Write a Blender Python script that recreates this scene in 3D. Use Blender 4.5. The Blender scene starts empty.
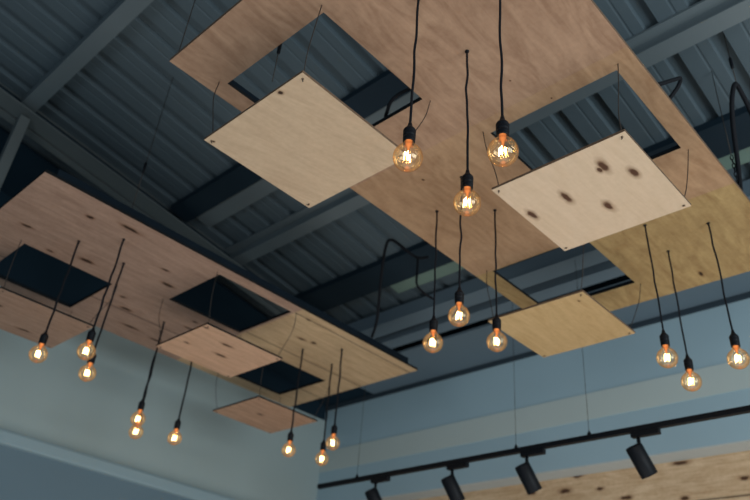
import bpy, bmesh, math, random
from mathutils import Vector, Matrix
random.seed(7)
scene = bpy.context.scene
COL = scene.collection
# camera stands at the origin, 1.5 m above the floor; X runs along the left wall, Y along the back wall
FLOOR = -1.5
H = 2.25                      # underside of both plywood canopies
PITCH = 0.158                 # fall of the roof towards the back wall
XW, YW = 5.0, 5.6             # back wall and left wall
def roof_z(x): return 2.80 + PITCH * (XW - x)

# ------------------------------------------------------------------ materials
def srgb(r, g, b):
    f = lambda c: (c/255/12.92) if c/255 <= .04045 else ((c/255+.055)/1.055)**2.4
    return (f(r), f(g), f(b), 1)

def new_mat(name):
    m = bpy.data.materials.new(name); m.use_nodes = True
    nt = m.node_tree
    return m, nt, nt.nodes['Principled BSDF'], nt.links

def plain(name, col, rough=.6, metal=0, spec=.3, var=.12, scale=6):
    m, nt, b, L = new_mat(name)
    tc = nt.nodes.new('ShaderNodeTexCoord')
    n = nt.nodes.new('ShaderNodeTexNoise'); n.inputs['Scale'].default_value = scale; n.inputs['Detail'].default_value = 4
    mx = nt.nodes.new('ShaderNodeMix'); mx.data_type = 'RGBA'
    mx.inputs[6].default_value = tuple(c*(1-var) for c in col[:3]) + (1,)
    mx.inputs[7].default_value = tuple(min(1, c*(1+var)) for c in col[:3]) + (1,)
    L.new(tc.outputs['Object'], n.inputs['Vector']); L.new(n.outputs['Fac'], mx.inputs[0])
    L.new(mx.outputs[2], b.inputs['Base Color'])
    b.inputs['Roughness'].default_value = rough; b.inputs['Metallic'].default_value = metal
    b.inputs['Specular IOR Level'].default_value = spec
    return m

def wood(name, light, dark, knots=(), seams=(), grain=.55, fig=.5, knot_col=(34, 18, 10), rot=0.0, vec_map=None):
    """flat-sawn board: long grain along local X, blotchy ply figure, oval knots (x, y, rx, ry), seams at local Y"""
    m, nt, b, L = new_mat(name)
    N = nt.nodes.new
    tc = N('ShaderNodeTexCoord')
    src = tc.outputs['Object']
    if vec_map:                                   # swap axes for an upright board wall
        sp = N('ShaderNodeSeparateXYZ'); L.new(src, sp.inputs[0])
        cb = N('ShaderNodeCombineXYZ')
        for k, a in enumerate(vec_map): L.new(sp.outputs[a], cb.inputs[k])
        src = cb.outputs[0]
    mp = N('ShaderNodeMapping'); mp.inputs['Rotation'].default_value = (0, 0, rot); L.new(src, mp.inputs['Vector'])
    st = N('ShaderNodeMapping'); st.inputs['Scale'].default_value = (1.6, 26, 1); L.new(mp.outputs[0], st.inputs['Vector'])
    n1 = N('ShaderNodeTexNoise'); n1.inputs['Scale'].default_value = 1.5; n1.inputs['Detail'].default_value = 6
    n1.inputs['Distortion'].default_value = 1.2; L.new(st.outputs[0], n1.inputs['Vector'])
    s2 = N('ShaderNodeMapping'); s2.inputs['Scale'].default_value = (1.5, 4.5, 1); L.new(mp.outputs[0], s2.inputs['Vector'])
    n2 = N('ShaderNodeTexNoise'); n2.inputs['Scale'].default_value = 1.7; n2.inputs['Detail'].default_value = 7
    n2.inputs['Distortion'].default_value = 2.6; L.new(s2.outputs[0], n2.inputs['Vector'])
    n3 = N('ShaderNodeTexNoise'); n3.inputs['Scale'].default_value = 45; n3.inputs['Detail'].default_value = 3
    L.new(mp.outputs[0], n3.inputs['Vector'])
    def math_(op, a, c, clamp=False):
        nd = N('ShaderNodeMath'); nd.operation = op; nd.use_clamp = clamp
        for k, v in enumerate((a, c)):
            if hasattr(v, 'links'): L.new(v, nd.inputs[k])
            else: nd.inputs[k].default_value = v
        return nd.outputs[0]
    def rng(v, a, c, lo=0., hi=1.):
        nd = N('ShaderNodeMapRange'); nd.inputs[1].default_value = a; nd.inputs[2].default_value = c
        nd.inputs[3].default_value = lo; nd.inputs[4].default_value = hi; L.new(v, nd.inputs[0]); return nd.outputs[0]
    g = math_('ADD', math_('MULTIPLY', rng(n1.outputs['Fac'], .3, .7), grain), math_('MULTIPLY', rng(n2.outputs['Fac'], .32, .68), fig))
    g = math_('ADD', g, math_('MULTIPLY', rng(n3.outputs['Fac'], .35, .65), .16), True)
    mx = N('ShaderNodeMix'); mx.data_type = 'RGBA'; mx.inputs[6].default_value = light; mx.inputs[7].default_value = dark
    L.new(g, mx.inputs[0])
    col = mx.outputs[2]
    if knots:
        wn = N('ShaderNodeTexNoise'); wn.inputs['Scale'].default_value = 22; L.new(src, wn.inputs['Vector'])
        wv = N('ShaderNodeVectorMath'); wv.operation = 'SCALE'; wv.inputs['Scale'].default_value = .022
        L.new(wn.outputs['Color'], wv.inputs[0])
        av = N('ShaderNodeVectorMath'); av.operation = 'ADD'; L.new(src, av.inputs[0]); L.new(wv.outputs[0], av.inputs[1])
        core = halo = None
        for (kx, ky, rx, ry) in knots:
            a = N('ShaderNodeVectorMath'); a.operation = 'SUBTRACT'; L.new(av.outputs[0], a.inputs[0]); a.inputs[1].default_value = (kx+.011, ky+.011, 0)
            c = N('ShaderNodeVectorMath'); c.operation = 'MULTIPLY'; L.new(a.outputs[0], c.inputs[0]); c.inputs[1].default_value = (1/rx, 1/ry, 0)
            d = N('ShaderNodeVectorMath'); d.operation = 'LENGTH'; L.new(c.outputs[0], d.inputs[0])
            k = rng(d.outputs['Value'], 1.05, .6); h = rng(d.outputs['Value'], 1.8, .8)
            core = k if core is None else math_('MAXIMUM', core, k)
            halo = h if halo is None else math_('MAXIMUM', halo, h)
        m1 = N('ShaderNodeMix'); m1.data_type = 'RGBA'; L.new(math_('MULTIPLY', halo, .55), m1.inputs[0]); L.new(col, m1.inputs[6])
        m1.inputs[7].default_value = srgb(120, 76, 46)
        m2 = N('ShaderNodeMix'); m2.data_type = 'RGBA'; L.new(math_('MULTIPLY', core, .92), m2.inputs[0]); L.new(m1.outputs[2], m2.inputs[6])
        m2.inputs[7].default_value = srgb(*knot_col)
        col = m2.outputs[2]
    if seams:
        sp2 = N('ShaderNodeSeparateXYZ'); L.new(src, sp2.inputs[0])
        acc = None
        for s in seams:
            d = math_('ABSOLUTE', math_('SUBTRACT', sp2.outputs[1], s), 0)
            k = rng(d, .009, .003)
            acc = k if acc is None else math_('MAXIMUM', acc, k)
        m3 = N('ShaderNodeMix'); m3.data_type = 'RGBA'; L.new(math_('MULTIPLY', acc, .75), m3.inputs[0]); L.new(col, m3.inputs[6])
        m3.inputs[7].default_value = srgb(45, 30, 22); col = m3.outputs[2]
    L.new(col, b.inputs['Base Color'])
    b.inputs['Roughness'].default_value = .62; b.inputs['Specular IOR Level'].default_value = .22
    return m

BLACK = plain('black_plastic', (.0045, .006, .009, 1), .5, 0, .18, .2, 40)
CABLE = plain('black_textile_cord', (.006, .007, .010, 1), .8, 0, .2, .3, 300)
BATTEN = plain('black_batten', (.006, .012, .019, 1), .8, 0, .1, .3, 10)
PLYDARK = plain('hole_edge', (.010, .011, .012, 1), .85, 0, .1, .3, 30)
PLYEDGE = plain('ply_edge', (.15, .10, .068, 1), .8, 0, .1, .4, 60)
WIRE = plain('steel_wire', (.05, .042, .036, 1), .5, .6, .4, .1, 30)
ROOF = plain('roof_sheet', (.090, .122, .142, 1), .7, .0, .2, .08, 1.2)
SHADE_NAVY = plain('shade_navy', (.010, .024, .038, 1), .9, 0, .1, .2, 2)  # navy paints the shade of unlit roof and eave gaps; the gable shares it
PURLIN = plain('grey_steel', (.155, .190, .205, 1), .5, .15, .35, .08, 2)
RAFTER = plain('rafter_steel', (.125, .145, .148, 1), .55, .15, .3, .12, 2)
DARKBEAM = plain('dark_steel', (.010, .024, .038, 1), .6, .1, .3, .15, 3)
GREEN = plain('lit_roof_green', (.17, .25, .215, 1), .6, 0, .2, .2, 3)
EAVE = plain('eave_grey', (.135, .185, .225, 1), .6, 0, .2, .07, 1.5)
WALL_L = plain('left_wall_paint', (.325, .40, .405, 1), .85, 0, .15, .05, 1.1)
WALL_LOW = plain('lower_wall_paint', (.135, .20, .245, 1), .85, 0, .15, .06, 1.1)
WALL_LEDGE = plain('ledge_paint', (.265, .36, .40, 1), .7, 0, .2, .05, 1.1)
WALL_B = plain('back_wall_paint', (.345, .475, .54, 1), .85, 0, .15, .10, .9)
BAND = plain('cream_band_paint', (.48, .55, .535, 1), .8, 0, .15, .06, 1.2)
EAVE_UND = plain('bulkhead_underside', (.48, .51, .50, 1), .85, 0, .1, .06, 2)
SHADOWGAP = plain('painted_shadow_gap', (.035, .052, .068, 1), .8, 0, .1, .1, 3)
FLOORM = plain('concrete_floor', (.23, .24, .25, 1), .7, 0, .25, .12, 1.3)

def emit_mat(name, col, strength):
    m = bpy.data.materials.new(name); m.use_nodes = True; nt = m.node_tree; nt.nodes.clear()
    o = nt.nodes.new('ShaderNodeOutputMaterial'); e = nt.nodes.new('ShaderNodeEmission')
    e.inputs[0].default_value = col; e.inputs[1].default_value = strength
    nt.links.new(e.outputs[0], o.inputs[0]); return m
FILAMENT = emit_mat('glowing_filament', (1, .60, .22, 1), 60)
NECKGLOW = emit_mat('glowing_glass_stem', (1, .25, .06, 1), .42)  # filament light in the orange neck, emitted by the stem itself
_nt = NECKGLOW.node_tree; _lw = _nt.nodes.new('ShaderNodeLayerWeight'); _lw.inputs['Blend'].default_value = .5
_rp = _nt.nodes.new('ShaderNodeValToRGB'); _rp.color_ramp.elements[0].color = (1.3, .40, .10, 1); _rp.color_ramp.elements[1].color = (.20, .05, .012, 1)
_e = [n for n in _nt.nodes if n.type == 'EMISSION'][0]; _e.inputs[1].default_value = .8
_nt.links.new(_lw.outputs['Facing'], _rp.inputs[0]); _nt.links.new(_rp.outputs[0], _e.inputs[0])

def glass_mat():
    m = bpy.data.materials.new('amber_glass'); m.use_nodes = True; nt = m.node_tree; nt.nodes.clear(); N = nt.nodes.new; L = nt.links
    o = N('ShaderNodeOutputMaterial')
    lw = N('ShaderNodeLayerWeight'); lw.inputs['Blend'].default_value = .38
    rp = N('ShaderNodeValToRGB')
    rp.color_ramp.elements[0].color = (1.0, .95, .85, 1); rp.color_ramp.elements[1].color = (.82, .58, .34, 1)
    L.new(lw.outputs['Facing'], rp.inputs[0])
    t = N('ShaderNodeBsdfTransparent'); L.new(rp.outputs[0], t.inputs[0])
    g = N('ShaderNodeBsdfGlossy'); g.inputs['Roughness'].default_value = .04; g.inputs['Color'].default_value = (1, .85, .6, 1)
    mr = N('ShaderNodeMapRange'); mr.inputs[3].default_value = .05; mr.inputs[4].default_value = .55
    L.new(lw.outputs['Fresnel'], mr.inputs[0])
    mx = N('ShaderNodeMixShader'); L.new(mr.outputs[0], mx.inputs[0]); L.new(t.outputs[0], mx.inputs[1]); L.new(g.outputs[0], mx.inputs[2])
    e = N('ShaderNodeEmission'); e.inputs[0].default_value = (1, .66, .40, 1); e.inputs[1].default_value = .045   # haze of light in the tinted glass
    ad = N('ShaderNodeAddShader'); L.new(mx.outputs[0], ad.inputs[0]); L.new(e.outputs[0], ad.inputs[1])
    L.new(ad.outputs[0], o.inputs[0]); return m
GLASS = glass_mat()

# ------------------------------------------------------------------ mesh helpers
def obj(name, bm, mats, parent=None, smooth=False):
    me = bpy.data.meshes.new(name)
    bmesh.ops.recalc_face_normals(bm, faces=bm.faces)
    bm.to_mesh(me); bm.free()
    for m in (mats if isinstance(mats, (list, tuple)) else [mats]): me.materials.append(m)
    if smooth:
        for p in me.polygons: p.use_smooth = True
    o = bpy.data.objects.new(name, me); COL.objects.link(o)
    if parent: o.parent = parent
    return o

def share(name, me, parent=None, loc=(0, 0, 0), rot=None):
    o = bpy.data.objects.new(name, me); COL.objects.link(o); o.parent = parent; o.location = loc
    if rot: o.rotation_euler = rot
    return o

def tag(o, label, cat, group=None):
    o['label'] = label; o['category'] = cat
    if group: o['group'] = group
    return o

def thing(name, label, cat, loc=(0, 0, 0), group=None):
    o = bpy.data.objects.new(name, None); COL.objects.link(o); o.location = loc; o.empty_display_size = .05
    return tag(o, label, cat, group)

def struct(name, bm, m, label=None):
    o = obj(name, bm, m); o['kind'] = 'structure'
    if label: o['label'] = label
    return o

def add_box(bm, lo, hi, mat=0, bev=0):
    x0, y0, z0 = lo; x1, y1, z1 = hi
    v = [bm.verts.new(p) for p in ((x0,y0,z0),(x1,y0,z0),(x1,y1,z0),(x0,y1,z0),(x0,y0,z1),(x1,y0,z1),(x1,y1,z1),(x0,y1,z1))]
    fs = [bm.faces.new([v[i] for i in q]) for q in ((3,2,1,0),(4,5,6,7),(0,1,5,4),(1,2,6,5),(2,3,7,6),(3,0,4,7))]
    for f in fs: f.material_index = mat
    if bev:
        bmesh.ops.bevel(bm, geom=list({e for f in fs for e in f.edges}), offset=bev, segments=2, affect='EDGES', profile=.5)
    return v

def box(lo, hi, bev=0):
    bm = bmesh.new(); add_box(bm, lo, hi, 0, bev); return bm

def add_tube(bm, pts, r, seg=8, cap=True):
    pts = [Vector(p) for p in pts]; rings = []
    n = len(pts); up = None
    for i, p in enumerate(pts):
        t = (pts[min(i+1, n-1)] - pts[max(i-1, 0)]).normalized()
        if up is None:
            up = t.orthogonal().normalized()
        up = (up - t*up.dot(t)).normalized(); w = t.cross(up)
        rr = r[i] if isinstance(r, (list, tuple)) else r
        rings.append([bm.verts.new(p + (up*math.cos(a) + w*math.sin(a))*rr) for a in (2*math.pi*k/seg for k in range(seg))])
    for a, b in zip(rings, rings[1:]):
        for k in range(seg): bm.faces.new((a[k], a[(k+1) % seg], b[(k+1) % seg], b[k]))
    if cap: bm.faces.new(rings[0][::-1]); bm.faces.new(rings[-1])

def tube(pts, r, seg=8):
    bm = bmesh.new(); add_tube(bm, pts, r, seg); return bm

def spline(P, n=8):
    P = [Vector(p) for p in P]; Q = [2*P[0]-P[1]] + P + [2*P[-1]-P[-2]]; out = []
    for i in range(1, len(Q)-2):
        a, b, c, d = Q[i-1:i+3]
        for k in range(n):
            t = k/n
            out.append(.5*((2*b) + (c-a)*t + (2*a-5*b+4*c-d)*t*t + (3*b-a-3*c+d)*t**3))
    return out + [P[-1]]

def add_lathe(bm, prof, seg=24, cap0=False, cap1=False):
    rings = [[bm.verts.new((r*math.cos(2*math.pi*k/seg), r*math.sin(2*math.pi*k/seg), z)) for k in range(seg)] for r, z in prof]
    for a, b in zip(rings, rings[1:]):
        for k in range(seg): bm.faces.new((a[k], a[(k+1) % seg], b[(k+1) % seg], b[k]))
    if cap0: bm.faces.new(rings[0])
    if cap1: bm.faces.new(rings[-1])

def lathe(prof, seg=24, cap0=False, cap1=False):
    bm = bmesh.new(); add_lathe(bm, prof, seg, cap0, cap1); return bm

# ------------------------------------------------------------------ the setting
struct('floor', box((-3.5, -4.0, FLOOR-.1), (XW+.4, YW+.2, FLOOR)), FLOORM, 'grey concrete floor below the frame')
struct('wall_left', box((-3.5, YW, FLOOR), (XW, YW+.2, 2.595)), WALL_L, 'grey-green painted wall on the left, meeting the back wall')
bm = bmesh.new(); add_box(bm, (-3.5, YW-.05, FLOOR), (XW+.18, YW, 1.45))
struct('wall_left_lower', bm, WALL_LOW, 'darker blue-grey lower part of the left wall')
struct('trim_1', box((-3.5, YW-.075, 1.445), (XW, YW, 1.555), .025), WALL_LEDGE, 'pale rounded ledge running along the left wall')
struct('wall_left_upper', box((-3.5, YW+.01, 2.595), (XW, YW+.2, 4.4)), SHADE_NAVY, 'dark gable above the left wall')
struct('wall_back', box((XW, -4.0, 1.715), (XW+.3, YW+.2, 2.70)), WALL_B, 'blue-grey bulkhead of the back wall above the timber boards')
struct('trim_2', box((XW-.005, -4.0, 2.055), (XW, YW, 2.262)), BAND, 'cream band along the back wall')
struct('trim_3', box((XW-.02, -4.0, 2.70), (XW+.3, YW, 2.745)), SHADOWGAP, 'dark painted shadow line at the top of the back wall')  # dark strip paints the shadow line along the wall top
wk = [(2.033,1.688,.055,.016),(2.46,1.495,.045,.014),(2.034,1.447,.03,.015),(2.951,1.603,.05,.018),(2.832,1.705,.05,.014),
      (2.657,1.585,.03,.012),(3.25,1.62,.04,.014),(3.6,1.56,.04,.015),(1.62,1.53,.03,.014),(2.3,1.63,.03,.01)]
WOODWALL = wood('pine_wall_boards', srgb(226, 198, 164), srgb(184, 150, 114), wk, (1.42, 1.30, 1.18), .5, .45, vec_map=(1, 2, 0), knot_col=(66, 40, 26))
struct('trim_4', box((XW, -4.0, 1.705), (XW+.18, YW-.05, 1.715)), EAVE_UND, 'grey underside of the bulkhead above the timber boards')
struct('wall_back_timber', box((XW+.18, -4.0, FLOOR), (XW+.3, YW-.05, 1.715)), WOODWALL, 'knotty pine boards below the bulkhead of the back wall')

# ribbed metal roof: pans along X with narrow deep flutes, falling towards the back wall
def ribbed_roof(x0, x1, y0, y1):
    bm = bmesh.new(); per = .235
    prof = [(0, 0), (.055, 0), (.061, .0025), (.067, .0025), (.073, 0), (.156, 0), (.164, .034), (.227, .034)]
    ys = []
    y = y0
    while y < y1:
        for a, d in prof:
            if y+a <= y1: ys.append((y+a, d))
        y += per
    a = [bm.verts.new((x0, yy, roof_z(x0)+d)) for yy, d in ys]
    b = [bm.verts.new((x1, yy, roof_z(x1)+d)) for yy, d in ys]
    a2 = [bm.verts.new((x0, ys[0][0], roof_z(x0)+.09)), bm.verts.new((x0, ys[-1][0], roof_z(x0)+.09))]
    b2 = [bm.verts.new((x1, ys[0][0], roof_z(x1)+.09)), bm.verts.new((x1, ys[-1][0], roof_z(x1)+.09))]
    for i in range(len(ys)-1): bm.faces.new((a[i], a[i+1], b[i+1], b[i]))
    bm.faces.new((a2[0], a2[1], b2[1], b2[0]))
    bm.faces.new((a[0], b[0], b2[0], a2[0])); bm.faces.new((a[-1], b[-1], b2[1], a2[1]))
    return bm
struct('ceiling', ribbed_roof(-3.0, XW+.3, -4.0, 5.75), ROOF, 'ribbed metal roof sheeting')
# dark sheet added as painted shade for the unlit roof beyond the rafter
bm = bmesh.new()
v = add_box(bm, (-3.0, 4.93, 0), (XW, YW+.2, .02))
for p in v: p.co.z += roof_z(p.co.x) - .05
struct('ceiling_shade', bm, SHADE_NAVY, 'dark sheet painted as shade for the roof beyond the rafter')

# steel under the roof (each member is its own object)
def beam(name, label, x0, x1, drop0, drop1, m, y0=-4.0, y1=4.55, flange=False):
    """member along Y under the sloping sheet: top drop0, bottom drop1 below the sheet"""
    t = thing(name, label, 'beam', ((x0+x1)/2, 1.0, roof_z((x0+x1)/2)))
    L = t.location
    def q(bm, a, b, d0, d1):
        v = add_box(bm, (a-L.x, y0-L.y, 0), (b-L.x, y1-L.y, 1))
        for p in v:
            z = roof_z(p.co.x+L.x) - L.z
            p.co.z = z - (d1 if p.co.z < .5 else d0)
    if flange:
        b1 = bmesh.new(); q(b1, x0, x1, drop1-.012, drop1); obj('bottom_flange', b1, m, t)
        b2 = bmesh.new(); q(b2, x0+.015, x0+.03, drop0, drop1-.012); obj('web', b2, m, t)
        b3 = bmesh.new(); q(b3, x0-.045, x0+.03, drop0+.0, drop0+.014); obj('top_flange', b3, m, t)
    else:
        b1 = bmesh.new(); q(b1, x0, x1, drop0, drop1); obj('web', b1, m, t)
        b2 = bmesh.new(); q(b2, x0-.004, x1+.004, drop1, drop1+.008); obj('bottom_flange', b2, m, t)
    return t
beam('roof_purlin', 'pale grey steel purlin crossing the upper left corner under the dark roof', .905, .998, .002, .09, PURLIN, y1=4.555)
beam('roof_purlin', 'grey flanged steel purlin crossing behind the middle of the large canopy', 2.785, 2.888, .002, .09, PURLIN, flange=True)
beam('roof_beam', 'wide dark beam seen above the nearest square panel and left of it', 2.165, 2.325, .002, .045, DARKBEAM, y1=4.5)
beam('roof_beam', 'wide dark beam behind the looped cables between the two canopies', 3.475, 3.715, .002, .045, DARKBEAM)
beam('lit_roof_strip', 'pale green strip, painted as lit roof, just beyond the dark beam behind the looped cables', 3.735, 3.84, .002, .03, GREEN, y1=3.6)  # this strip and the next put lit roof patches into colour
beam('lit_roof_strip', 'grey strip, painted as lit roof, just beyond the dark beam above the nearest square panel', 2.345, 2.47, .002, .03, PURLIN, y0=1.2, y1=4.4)
beam('eave_channel', 'grey eave channel nearest the canopies, along the back of the roof', 3.98, 4.11, .036, .15, EAVE, y1=4.74)
beam('eave_channel', 'grey eave channel second from the canopies, along the back of the roof', 4.20, 4.30, .002, .15, EAVE, y1=4.74)
bm = bmesh.new()
v = add_box(bm, (4.385, -4.0, 2.735), (XW-.03, 4.9, 2.755))
struct('ceiling_eave', bm, EAVE, 'grey flat eave lining above the back wall')
for nm, xa, xb in (('ceiling_gap_shade', 4.116, 4.194), ('ceiling_gap_shade_back', 4.306, XW-.04)):
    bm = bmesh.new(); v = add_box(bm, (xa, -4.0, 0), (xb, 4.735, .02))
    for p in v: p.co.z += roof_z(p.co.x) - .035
    struct(nm, bm, SHADE_NAVY, 'dark plate painted as shadow gap behind the eave channels')  # navy plates stand in for the shadow gaps between eave members

# rafter along the slope, with its brace towards the left wall
t = thing('roof_rafter', 'sloping steel rafter passing behind the upper edge of the smaller canopy', 'rafter', (1.5, 4.64, roof_z(1.5)))
def raft(y0, y1, d0, d1):
    bm = bmesh.new(); v = add_box(bm, (-4.4, y0-4.64, 0), (2.6, y1-4.64, 1))
    for p in v: p.co.z = -PITCH*p.co.x - (d1 if p.co.z < .5 else d0)
    return bm
obj('bottom_flange', raft(4.42, 4.575, .14, .15), RAFTER, t)
obj('web', raft(4.56, 4.572, .012, .14), DARKBEAM, t)
obj('angle', raft(4.60, 4.665, .13, .15), RAFTER, t)
obj('top_flange', raft(4.55, 4.66, .002, .012), RAFTER, t)
bt = thing('roof_brace', 'steel post dropping from the rafter at the left picture edge', 'post', (.965, 4.52, 2.27))
obj('post', box((-.035, -.035, .008), (.035, .035, roof_z(.965)-.16-2.27), .004), RAFTER, bt)
obj('base_plate', box((-.05, -.06, 0), (.06, .06, .008)), RAFTER, bt)

# ------------------------------------------------------------------ plywood canopies
def sheet(bm, x0, x1, y0, y1, hole, z0, z1):
    xs = sorted({x0, x1} | ({hole[0], hole[1]} if hole else set())); ys = sorted({y0, y1} | ({hole[2], hole[3]} if hole else set()))
    nx, ny = len(xs)-1, len(ys)-1
    solid = lambda i, j: 0 <= i < nx and 0 <= j < ny and not (hole and abs(xs[i]-hole[0]) < 1e-6 and abs(ys[j]-hole[2]) < 1e-6)
    V = {}
    def vt(i, j, k):
        if (i, j, k) not in V: V[(i, j, k)] = bm.verts.new((xs[i], ys[j], (z0, z1)[k]))
        return V[(i, j, k)]
    for i in range(nx):
        for j in range(ny):
            if not solid(i, j): continue
            bm.faces.new((vt(i,j,0), vt(i,j+1,0), vt(i+1,j+1,0), vt(i+1,j,0)))
            f = bm.faces.new((vt(i,j,1), vt(i+1,j,1), vt(i+1,j+1,1), vt(i,j+1,1))); f.material_index = 1
            for (di, dj, a, b) in ((-1,0,(i,j),(i,j+1)), (1,0,(i+1,j+1),(i+1,j)), (0,-1,(i+1,j),(i,j)), (0,1,(i,j+1),(i+1,j+1))):
                if not solid(i+di, j+dj):
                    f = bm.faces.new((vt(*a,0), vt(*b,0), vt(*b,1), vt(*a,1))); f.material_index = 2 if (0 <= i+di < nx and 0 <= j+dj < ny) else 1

def canopy(name, label, x0, x1, y0, y1, holes, cuts, mats, setback, knots=None):
    t = thing(name, label, 'ceiling panel', ((x0+x1)/2, (y0+y1)/2, H))
    cx, cy = (x0+x1)/2, (y0+y1)/2
    lo = x0
    for c, hole, m in zip(cuts + [x1], holes, mats):
        bm = bmesh.new()
        sheet(bm, lo-cx, c-.0002-cx, y0-cy, y1-cy, (hole[0]-cx, hole[1]-cx, hole[2]-cy, hole[3]-cy), 0, .018)
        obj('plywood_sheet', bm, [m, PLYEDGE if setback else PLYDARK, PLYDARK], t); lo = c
    def bat(ax0, ay0, ax1, ay1): obj('batten', box((ax0-cx, ay0-cy, .0185), (ax1-cx, ay1-cy, .060), .002), BATTEN, t)
    s = setback; w = .045
    bat(x0+.06, y0+s, x1-.11, y0+s+w); bat(x0+.06, y1-s-w, x1-.11, y1-s)
    bat(x0+.06, y0+s+w, x0+.06+w, y1-s-w); bat(x1-.11-w, y0+s+w, x1-.11, y1-s-w)
    for (a, b, c, d) in holes:                       # low batten along the far side of each hole
        obj('batten', box((b-cx, c-cy, .0185), (b+.035-cx, d-cy, .025), .002), BATTEN, t)
    return t

UH = [(1.130, 1.720, 1.548, 2.146), (2.072, 2.667, .838, 1.446), (3.054, 3.632, 1.534, 2.126)]
LH = [(1.179, 1.775, 4.205, 4.775), (2.116, 2.715, 3.507, 4.066), (3.080, 3.675, 4.170, 4.735)]
ucx, ucy = (.895+3.868)/2, (.750+2.237)/2
lcx, lcy = (.922+3.915)/2, (3.415+4.885)/2
def kn(L, cx, cy): return [(x-cx, y-cy, a, b) for x, y, a, b in L]
PLY_A = wood('canopy_ply_pink', srgb(188, 153, 126), srgb(150, 116, 93), kn([(1.86, 1.2, .004, .004), (1.60, 1.50, .005, .004)], ucx, ucy), (), .25, .65)
PLY_B = wood('canopy_ply_tan', srgb(190, 155, 122), srgb(154, 119, 90), kn([(2.05, 1.12, .005, .004), (2.15, 1.9, .008, .006)], ucx, ucy), (), .22, .6)
PLY_C = wood('canopy_ply_yellow', srgb(192, 164, 115), srgb(150, 120, 80), kn([(3.75, 1.2, .03, .010)], ucx, ucy), (), .3, .6)
LK = [(1.283,3.604,.022,.013),(1.49,3.523,.055,.014),(1.318,4.156,.02,.008),(1.52,4.072,.045,.014),(2.001,3.902,.04,.015),(1.879,3.753,.025,.008),
      (1.913,4.305,.02,.011),(2.021,4.446,.04,.013),(2.198,4.671,.065,.012),(2.427,4.711,.04,.010),(2.424,4.199,.02,.01),(2.457,4.32,.03,.01),
      (3.041,3.759,.035,.013),(3.135,3.734,.022,.013),(1.1,4.0,.03,.01),(2.86,3.50,.02,.008)]
seams = [y-lcy for y in (3.492, 4.012, 4.48)]
PINE_A = wood('canopy_pine_pink', srgb(190, 158, 138), srgb(148, 118, 102), kn([(a, b, c*1.15, d*1.2) for a, b, c, d in LK], lcx, lcy), [y-lcy for y in (4.48,)], .5, .35)
PINE_C = wood('canopy_pine_yellow', srgb(218, 190, 152), srgb(178, 148, 114), kn(LK, lcx, lcy), seams, .6, .35)
canopy('plywood_canopy', 'large warm plywood canopy overhead with three square holes, nearest the camera', .895, 3.868, .750, 2.237, UH, [1.985, 3.05], [PLY_A, PLY_B, PLY_C], .028)
canopy('pine_canopy', 'knotty pine board canopy on the left with black edge battens and three square holes', .922, 3.915, 3.415, 4.885, LH, [1.96, 2.735], [PINE_A, PINE_A, PINE_C], .0)

# ------------------------------------------------------------------ square panels: the cut-outs hung below their holes on wires
def hung_panel(label, hole, z, m, group, off=(0, 0)):
    a, b, c, d = hole; cx, cy = (a+b)/2+off[0], (c+d)/2+off[1]; hx, hy = (b-a)/2-.002, (d-c)/2-.002
    t = thing('hanging_panel', label, 'panel', (cx, cy, z), group)
    bm = bmesh.new(); add_box(bm, (-hx, -hy, 0), (hx, hy, .012))
    bm.faces.ensure_lookup_table()
    for f in bm.faces:
        f.material_index = 0 if f.calc_center_median().z < .001 else 1
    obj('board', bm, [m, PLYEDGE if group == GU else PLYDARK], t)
    for sx in (-1, 1):
        for sy in (-1, 1):
            px, py = sx*(hx-.022), sy*(hy-.022); qx, qy = sx*(hx+.030)-off[0], sy*(hy+.022)-off[1]; top = H - z
            j = lambda s: random.uniform(-s, s)
            P = [(px-.007*sx, py+.006, -.005), (px, py, -.004), (px+.001, py, .02), (px+.3*(qx-px)+j(.008)+.008*sx, py+.3*(qy-py)+j(.006), .10), (px+.75*(qx-px)+j(.006)+.010*sx, py+.75*(qy-py)+j(.005), .22), (qx, qy, top-.0015)]
            obj('suspension_wire', tube(spline(P, 5), .0021, 6), WIRE, t, True)
            sc = share('screw', SCREW, t, (px, py, -.002))
    return t
SCREW_BM = lathe([(.0, -.0025), (.004, -.002), (.005, .002)], 10)
me = bpy.data.meshes.new('screw'); SCREW_BM.to_mesh(me); SCREW_BM.free(); me.materials.append(PLYEDGE); SCREW = me
def pk(L, hole): return kn(L, (hole[0]+hole[1])/2, (hole[2]+hole[3])/2)
P1 = wood('panel_pale_plain', srgb(216, 190, 160), srgb(184, 156, 128), pk([(1.147,1.690,.010,.008),(1.123,1.628,.006,.006),(1.165,2.12,.006,.006)], UH[0]), (), .22, .40, rot=.25)
P2 = wood('panel_pale_knotty', srgb(224, 200, 174), srgb(206, 180, 150),
          pk([(2.211,1.000,.042,.016),(2.318,.925,.034,.016),(2.304,1.222,.042,.016),(2.464,1.111,.036,.016),(2.326,1.405,.036,.014),(2.226,1.024,.020,.012)], UH[1]), (), .35, .35, (74, 42, 27), rot=.05)
P3 = wood('panel_yellow', srgb(210, 180, 134), srgb(180, 148, 102), pk([(3.13,1.60,.008,.006)], UH[2]), (), .4, .4)
LP = wood('panel_pine_pink', srgb(192, 160, 138), srgb(154, 122, 102), [(.05, .16, .045, .012), (-.2, -.05, .02, .01)], (), .6, .3)
LP2 = wood('panel_pine_peach', srgb(226, 186, 156), srgb(190, 150, 122), pk([(2.376,3.65,.042,.012),(2.445,3.81,.045,.013),(2.142,3.56,.02,.008),(2.201,3.84,.02,.008)], LH[1]), (), .5, .35)
LP3 = wood('panel_pine_brown', srgb(212, 172, 144), srgb(168, 132, 106), [(-.05, .0, .03, .012)], (), .6, .35)
GU, GL = 'square panels hung below the large canopy', 'square panels hung below the pine canopy'
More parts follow.
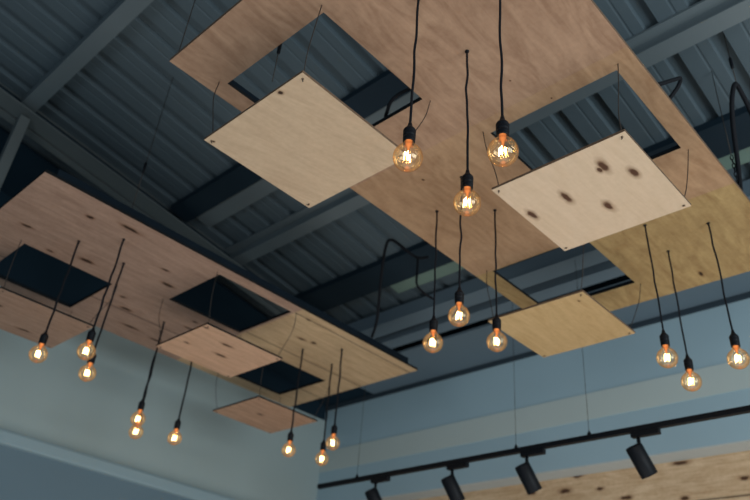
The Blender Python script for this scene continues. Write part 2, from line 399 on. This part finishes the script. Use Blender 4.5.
hung_panel('pale knot-free square panel hung on wires under the nearest hole', UH[0], 1.93, P1, GU, (-.026, .03))
hung_panel('pale square panel with six dark knots, hung below the large canopy', UH[1], 1.93, P2, GU)
hung_panel('plain yellowish square panel hung below the far end of the large canopy', UH[2], 1.924, P3, GU, (-.016, .026))
hung_panel('pinkish square pine panel cut off by the left picture edge', LH[0], 1.924, LP, GL, (-.035, -.006))
hung_panel('peach square pine panel hung below the middle hole of the pine canopy', LH[1], 1.905, LP2, GL, (-.006, .006))
hung_panel('small brown square panel hung low in front of the left wall near the corner', LH[2], 1.915, LP3, GL, (-.01, .025))

# ------------------------------------------------------------------ pendant lamps
def mesh_of(bm, name, m, smooth=True):
    bmesh.ops.recalc_face_normals(bm, faces=bm.faces)
    me = bpy.data.meshes.new(name); bm.to_mesh(me); bm.free(); me.materials.append(m)
    for p in me.polygons: p.use_smooth = smooth
    return me
R_ = .0475
prof = []
for k in range(0, 27):
    a = -math.pi/2 + k*(math.pi*.5+1.02)/26
    prof.append((max(R_*math.cos(a), .0004), R_*math.sin(a)))
rz = prof[-1]
prof += [(.0205, .0470), (.0175, .0530), (.0165, .0590), (.0160, .0660)]
BULB = mesh_of(lathe(prof, 32), 'bulb', GLASS)
bm = bmesh.new()
P = []
for k in range(3):                                    # tall zigzag filament standing across the globe
    x = -.0125 + k*.0105
    P += [(x, -.004 + .004*abs(k-1), -.017), (x+.0018, .004, .019), (x+.0062, .004, .019)] if k < 2 else [(x, 0, -.017), (x+.002, .004, .018)]
add_tube(bm, P, .00075, 5)
add_tube(bm, [(-.006, -.007, -.015), (-.003, -.006, .020)], .00075, 5)
FIL = mesh_of(bm, 'filament', FILAMENT)
bm = bmesh.new(); add_lathe(bm, [(.0115, .066), (.0115, .056), (.0090, .046), (.0050, .036), (.0038, .026), (.0030, .012), (.0005, .010)], 14)
STEM = mesh_of(bm, 'glass_stem', NECKGLOW)
sp = [(.0165, .060), (.0195, .060), (.0200, .066), (.0185, .0675), (.0200, .070), (.0205, .080), (.0190, .0815), (.0205, .083), (.0208, .0975), (.0195, .100), (.0210, .102), (.0210, .108), (.0185, .114), (.0125, .121), (.0085, .129), (.0068, .138), (.0060, .142), (.0050, .142)]
SOCK = mesh_of(lathe(sp, 28, False, True), 'socket', BLACK)
ROSE = mesh_of(lathe([(.0005, -.004), (.008, -.004), (.009, 0)], 12), 'cord_grommet', BLACK)

def pendant(label, top, P, group, cord_r=.0045):
    t = thing('pendant_lamp', label, 'pendant lamp', P, group)
    P = Vector(P); T = Vector((top[0], top[1], H)) - P
    T.z -= .001
    rot = (random.uniform(-.02, .02), random.uniform(-.02, .02), math.atan2(P[1], P[0]) - math.pi/2 + random.uniform(-.55, .55))
    n = 9; pts = []
    for k in range(n+1):
        f = k/n; q = Vector((0, 0, .136)).lerp(T, f)
        wv = math.sin(f*math.pi)
        pts.append(q + Vector((random.uniform(-.0045, .0045)*wv, random.uniform(-.0045, .0045)*wv, 0)))
    obj('cord', tube(spline(pts, 4), cord_r if group == GA else .0062, 8), CABLE, t, True)
    share('cord_grommet', ROSE, t, (T.x, T.y, T.z))
    share('socket', SOCK, t, (0, 0, 0), (0, 0, rot[2]))
    b = share('bulb', BULB, t, (0, 0, 0), (0, 0, rot[2]))
    share('filament', FIL, b); share('glass_stem', STEM, b)
    return t
GA = 'bare bulb pendants under the large canopy'; GB = 'bare bulb pendants under the pine canopy'
pendant('bare amber globe bulb on black cord at the right corner of the nearest knot-free panel', (1.308,1.225), (1.308,1.225,1.491), GA)
pendant('bare amber globe bulb on black cord, lowest and middle one of the nearest three', (1.623,1.240), (1.640,1.243,1.518), GA)
pendant('bare amber globe bulb on black cord just above the left corner of the six-knot panel', (1.460,.973), (1.460,0.973,1.486), GA)
pendant('bare globe bulb left of the central three, nearest the end of the pine canopy', (2.395,2.010), (2.398,2.006,1.496), GA)
pendant('bare globe bulb hanging highest in the picture of the central three', (2.245,1.738), (2.245,1.738,1.491), GA)
pendant('bare globe bulb rightmost of the central three, at the plain yellowish panel', (2.565,1.766), (2.566,1.765,1.505), GA)
pendant('bare globe bulb leftmost of the three in front of the back wall at right', (3.128,1.230), (3.120,1.213,1.499), GA)
pendant('bare globe bulb lowest of the three in front of the back wall at right', (3.424,1.242), (3.410,1.227,1.489), GA)
pendant('bare globe bulb nearest the right picture edge, in front of the back wall', (3.294,.974), (3.280,0.958,1.492), GA)
pendant('bare globe bulb nearest the left picture edge, beside the cut-off pine panel', (1.372,3.896), (1.367,3.898,1.517), GB)
pendant('upper bare bulb of the overlapping pair right of the cut-off pine panel', (1.526,3.648), (1.514,3.653,1.529), GB)
pendant('lower bare bulb of the overlapping pair right of the cut-off pine panel', (1.675,3.896), (1.661,3.902,1.516), GB)
pendant('upper of two touching bare bulbs hanging against the plain left wall', (2.294,4.390), (2.288,4.393,1.538), GB)
pendant('lower of two touching bare bulbs hanging against the plain left wall', (2.371,4.534), (2.371,4.534,1.500), GB)
pendant('lone bare bulb against the left wall, right of the two touching bulbs', (2.563,4.357), (2.563,4.357,1.486), GB)
pendant('bare bulb just right of the small brown hanging panel, leftmost of three by the corner', (3.160,3.878), (3.160,3.878,1.498), GB)
pendant('bare bulb lowest and middle of the three by the corner of the walls', (3.470,3.889), (3.475,3.885,1.524), GB)
pendant('bare bulb rightmost of the three by the corner of the walls', (3.322,3.633), (3.327,3.628,1.554), GB)

# ------------------------------------------------------------------ track lighting in front of the back wall
RX, RZ = 4.0, 1.531
t = thing('track_rail', 'long black lighting track hung on thin wires before the back wall', 'lighting track', (RX, 2.0, RZ))
obj('rail', box((-.018, -3.2, -.016), (.018, 2.455, .016), .003), BLACK, t)
obj('end_cap', box((-.019, 2.455, -.017), (.019, 2.468, .017), .002), BLACK, t)
for y in (4.048, 2.614, 2.092, .6):
    b = obj('clip', lathe([(.012, 0), (.012, .012), (.005, .024), (.003, .03)], 12, True, True), BLACK, t, True); b.location = (0, y-2.0, .016)
    topz = roof_z(RX) - .165 - RZ
    w = obj('suspension_wire', tube([(0, 0, .03), (.0, 0, topz)], .0016, 6), WIRE, t, True); w.location = (0, y-2.0, 0)
ADP = mesh_of(box((-.019, -.085, -.048), (.019, .085, -.0165), .004), 'adapter', BLACK, False)
bm = bmesh.new(); add_tube(bm, [(0, .046, -.048), (0, .046, -.115)], .011, 10); STM = mesh_of(bm, 'stem', BLACK)
HEAD = mesh_of(lathe([(.030, .075), (.040, .072), (.0435, .066), (.0435, -.080), (.041, -.084), (.038, -.083), (.036, -.060), (.0005, -.055)], 28, True), 'lamp_head', BLACK)
for v in HEAD.vertices: v.co *= 1.14
LENS = mesh_of(lathe([(.0420, -.088), (.022, -.086), (.0005, -.0855)], 24), 'lens', plain('lens_glass', (.02, .025, .03, 1), .15, 0, .5))
AX = Vector((.46, -.22, -.84)).normalized()               # the way the heads point
ROT = Vector((0, 0, -1)).rotation_difference(AX).to_euler()
for y, lab in ((3.80, 'black track spotlight nearest the corner, cut off by the bottom picture edge'),
               (3.085, 'black track spotlight second from the left end of the track'),
               (2.49, 'black track spotlight third from the left end of the track'),
               (1.742, 'black track spotlight rightmost on the track, above the timber boards')):
    s = thing('track_spotlight', lab, 'spotlight', (RX, y, RZ), 'spotlights on the black track')
    share('adapter', ADP, s); share('stem', STM, s)
    share('lamp_head', HEAD, s, (.014, .052, -.172), ROT)
    h = share('lens', LENS, s, (.014, .052, -.172), ROT)

# ------------------------------------------------------------------ cables and hangers above the canopies
M_ = [(3.484,3.5,2.377),(3.521,3.5,2.533),(3.526,3.5,2.795),(3.534,3.5,3.053),(3.561,3.5,3.247),(3.616,3.5,3.306),(3.715,3.5,3.31),(3.857,3.5,3.295),(3.96,3.5,3.308),(4.075,3.5,3.377)]
S_ = [.985,.95,.91,.875,.855,.85,.84,.83,.825,.815]
P = [tuple(c*s for c in p) for p, s in zip(M_, S_)]
o = obj('power_cable', tube(spline(P, 6), .0105, 8), CABLE, None, True)
tag(o, 'thick black cable arching up between the two canopies', 'cable')
M2 = [(3.947,3.5,3.302),(3.945,3.5,3.15),(3.953,3.5,3.042),(4.045,3.5,3.009),(4.164,3.5,3.006)]
o = obj('power_cable', tube(spline([tuple(c*.822 for c in p) for p in M2], 6), .008, 8), CABLE, None, True)
tag(o, 'short black cable drop hanging in front of the dark beam beside the arching cable', 'cable')
Rp = [(3.312,.8,2.353),(3.396,.8,2.608),(3.494,.8,2.959),(3.61,.8,3.24),(3.784,.8,3.509),(3.887,.8,3.521),(3.991,.8,3.461),(4.06,.8,3.366),(4.12,.8,3.2)]
Sr = [1.0,.93,.87,.82,.785,.78,.78,.78,.785]
o = obj('power_cable', tube(spline([tuple(c*s for c in p) for p, s in zip(Rp, Sr)], 6), .0115, 8), CABLE, None, True)
tag(o, 'thick black cable loop at the right picture edge beside the large canopy', 'cable')
Hp = [(1.745,1.60,2.30),(1.700,1.62,2.345),(1.66,1.66,2.38),(1.63,1.8,2.34)]
o = obj('power_cable', tube(spline([(1.80,1.52,2.295),(1.74,1.56,2.355),(1.70,1.62,2.335),(1.68,1.69,2.302),(1.735,1.78,2.295)], 6), .008, 8), CABLE, None, True)
tag(o, 'short black cable crossing the corner of the nearest hole behind a bulb cord', 'cable')
o = obj('power_cable', tube(spline([(2.34,.80,2.325),(2.335,.785,2.34),(2.36,.765,2.36),(2.43,.735,2.42),(2.47,.725,2.45),(2.46,.74,2.40),(2.44,.79,2.325)], 6), .009, 8), CABLE, None, True)
tag(o, 'small dark cable loop standing at the right edge of the large canopy', 'cable')
def hanger(label, x, y, z0, z1, clip):
    h = thing('suspension_hanger', label, 'hanger', (x, y, z0), 'thin hangers between roof and canopies')
    obj('wire', tube([(0, 0, 0), (0, 0, z1-z0)], .0022, 6), WIRE, h, True)
    if clip:
        obj('clip', lathe([(.003, clip-z0-.04), (.008, clip-z0-.035), (.009, clip-z0+.03), (.003, clip-z0+.04)], 10, True, True), BLACK, h, True)
hanger('thin wire hanger rising from the near left corner of the large canopy', .915, 2.222, 2.27, roof_z(.915), None)
hanger('thin wire hanger with dark clip rising from the upper edge of the pine canopy', 1.43, 3.44, 2.311, roof_z(1.43), 2.62)
hanger('thin wire hanger with dark clip holding the cable loop at the right edge', 2.975, .622, 2.755, roof_z(2.975), 2.90)
hanger('thin dark hanger seen inside the nearest hole', 1.255, 2.0, 2.27, roof_z(1.255), 2.48)

ch = thing('suspension_chain', 'small dark chain beside the thick cable loop at the right edge', 'chain', (3.165, .765, 2.269))
for k in range(9):
    bm = bmesh.new(); z = .010 + k*.026
    a = [(.007*math.cos(q)*(k % 2), .007*math.cos(q)*(1-k % 2), z+.016*math.sin(q)) for q in (2*math.pi*i/12 for i in range(13))]
    add_tube(bm, a, .0026, 5); obj('chain_link', bm, BLACK, ch, True)
obj('wire', tube([(0, 0, .23), (0, 0, roof_z(3.165)-2.269)], .002, 6), WIRE, ch, True)

# ------------------------------------------------------------------ light
w = bpy.data.worlds.new('World'); scene.world = w; w.use_nodes = True
bg = w.node_tree.nodes['Background']; bg.inputs[0].default_value = (.22, .48, .80, 1); bg.inputs[1].default_value = .13
def area(name, loc, target, sx, sy, power, col):
    l = bpy.data.lights.new(name, 'AREA'); l.shape = 'RECTANGLE'; l.size = sx; l.size_y = sy; l.energy = power; l.color = col
    o = bpy.data.objects.new(name, l); COL.objects.link(o); o.location = loc
    o.rotation_euler = (Vector(target)-Vector(loc)).to_track_quat('-Z', 'Y').to_euler(); return o
area('window_light', (1.6, -3.6, .2), (3.2, 2.0, 1.7), 3.5, 2.2, 200, (.86, .96, 1.0))
area('floor_bounce_fill', (2.6, 1.7, FLOOR+.05), (2.6, 1.7, 3), 4.0, 4.0, 60, (1.0, .965, .91))  # added fill lamp standing in for light bounced off the floor

area('rear_fill_light', (-2.8, .6, .4), (4.8, 3.6, 1.6), 2.2, 2.0, 42, (.88, .97, 1.0))  # unseen fill lamp behind the camera, added to brighten the wall corner
area('roof_fill_light', (3.0, -3.2, 2.5), (2.9, 1.5, 3.1), 2.6, .5, 30, (1.0, .97, .88))  # fill lamp added above canopy level to brighten the roof at right

# ------------------------------------------------------------------ camera
M = ((0.67672415, -0.73221108, 0.07688537), (0.43885958, 0.31733018, -0.84065678), (0.59114016, 0.60263463, 0.53608284))
cam = bpy.data.cameras.new('Camera'); co = bpy.data.objects.new('Camera', cam); COL.objects.link(co)
r, d, f = (Vector(v) for v in M)
mat = Matrix.Identity(4)
for i in range(3): mat[i][0] = r[i]; mat[i][1] = -d[i]; mat[i][2] = -f[i]
co.matrix_world = mat
cam.sensor_width = 36; cam.lens = 737.716/750*36; cam.clip_start = .05
cam.dof.use_dof = True; cam.dof.focus_distance = 2.45; cam.dof.aperture_fstop = 2.4
scene.camera = co
scene.view_settings.view_transform = 'Standard'
scene.cycles.use_denoising = True
scene.cycles.max_bounces = 8; scene.cycles.transparent_max_bounces = 16
scene.cycles.sample_clamp_indirect = 6
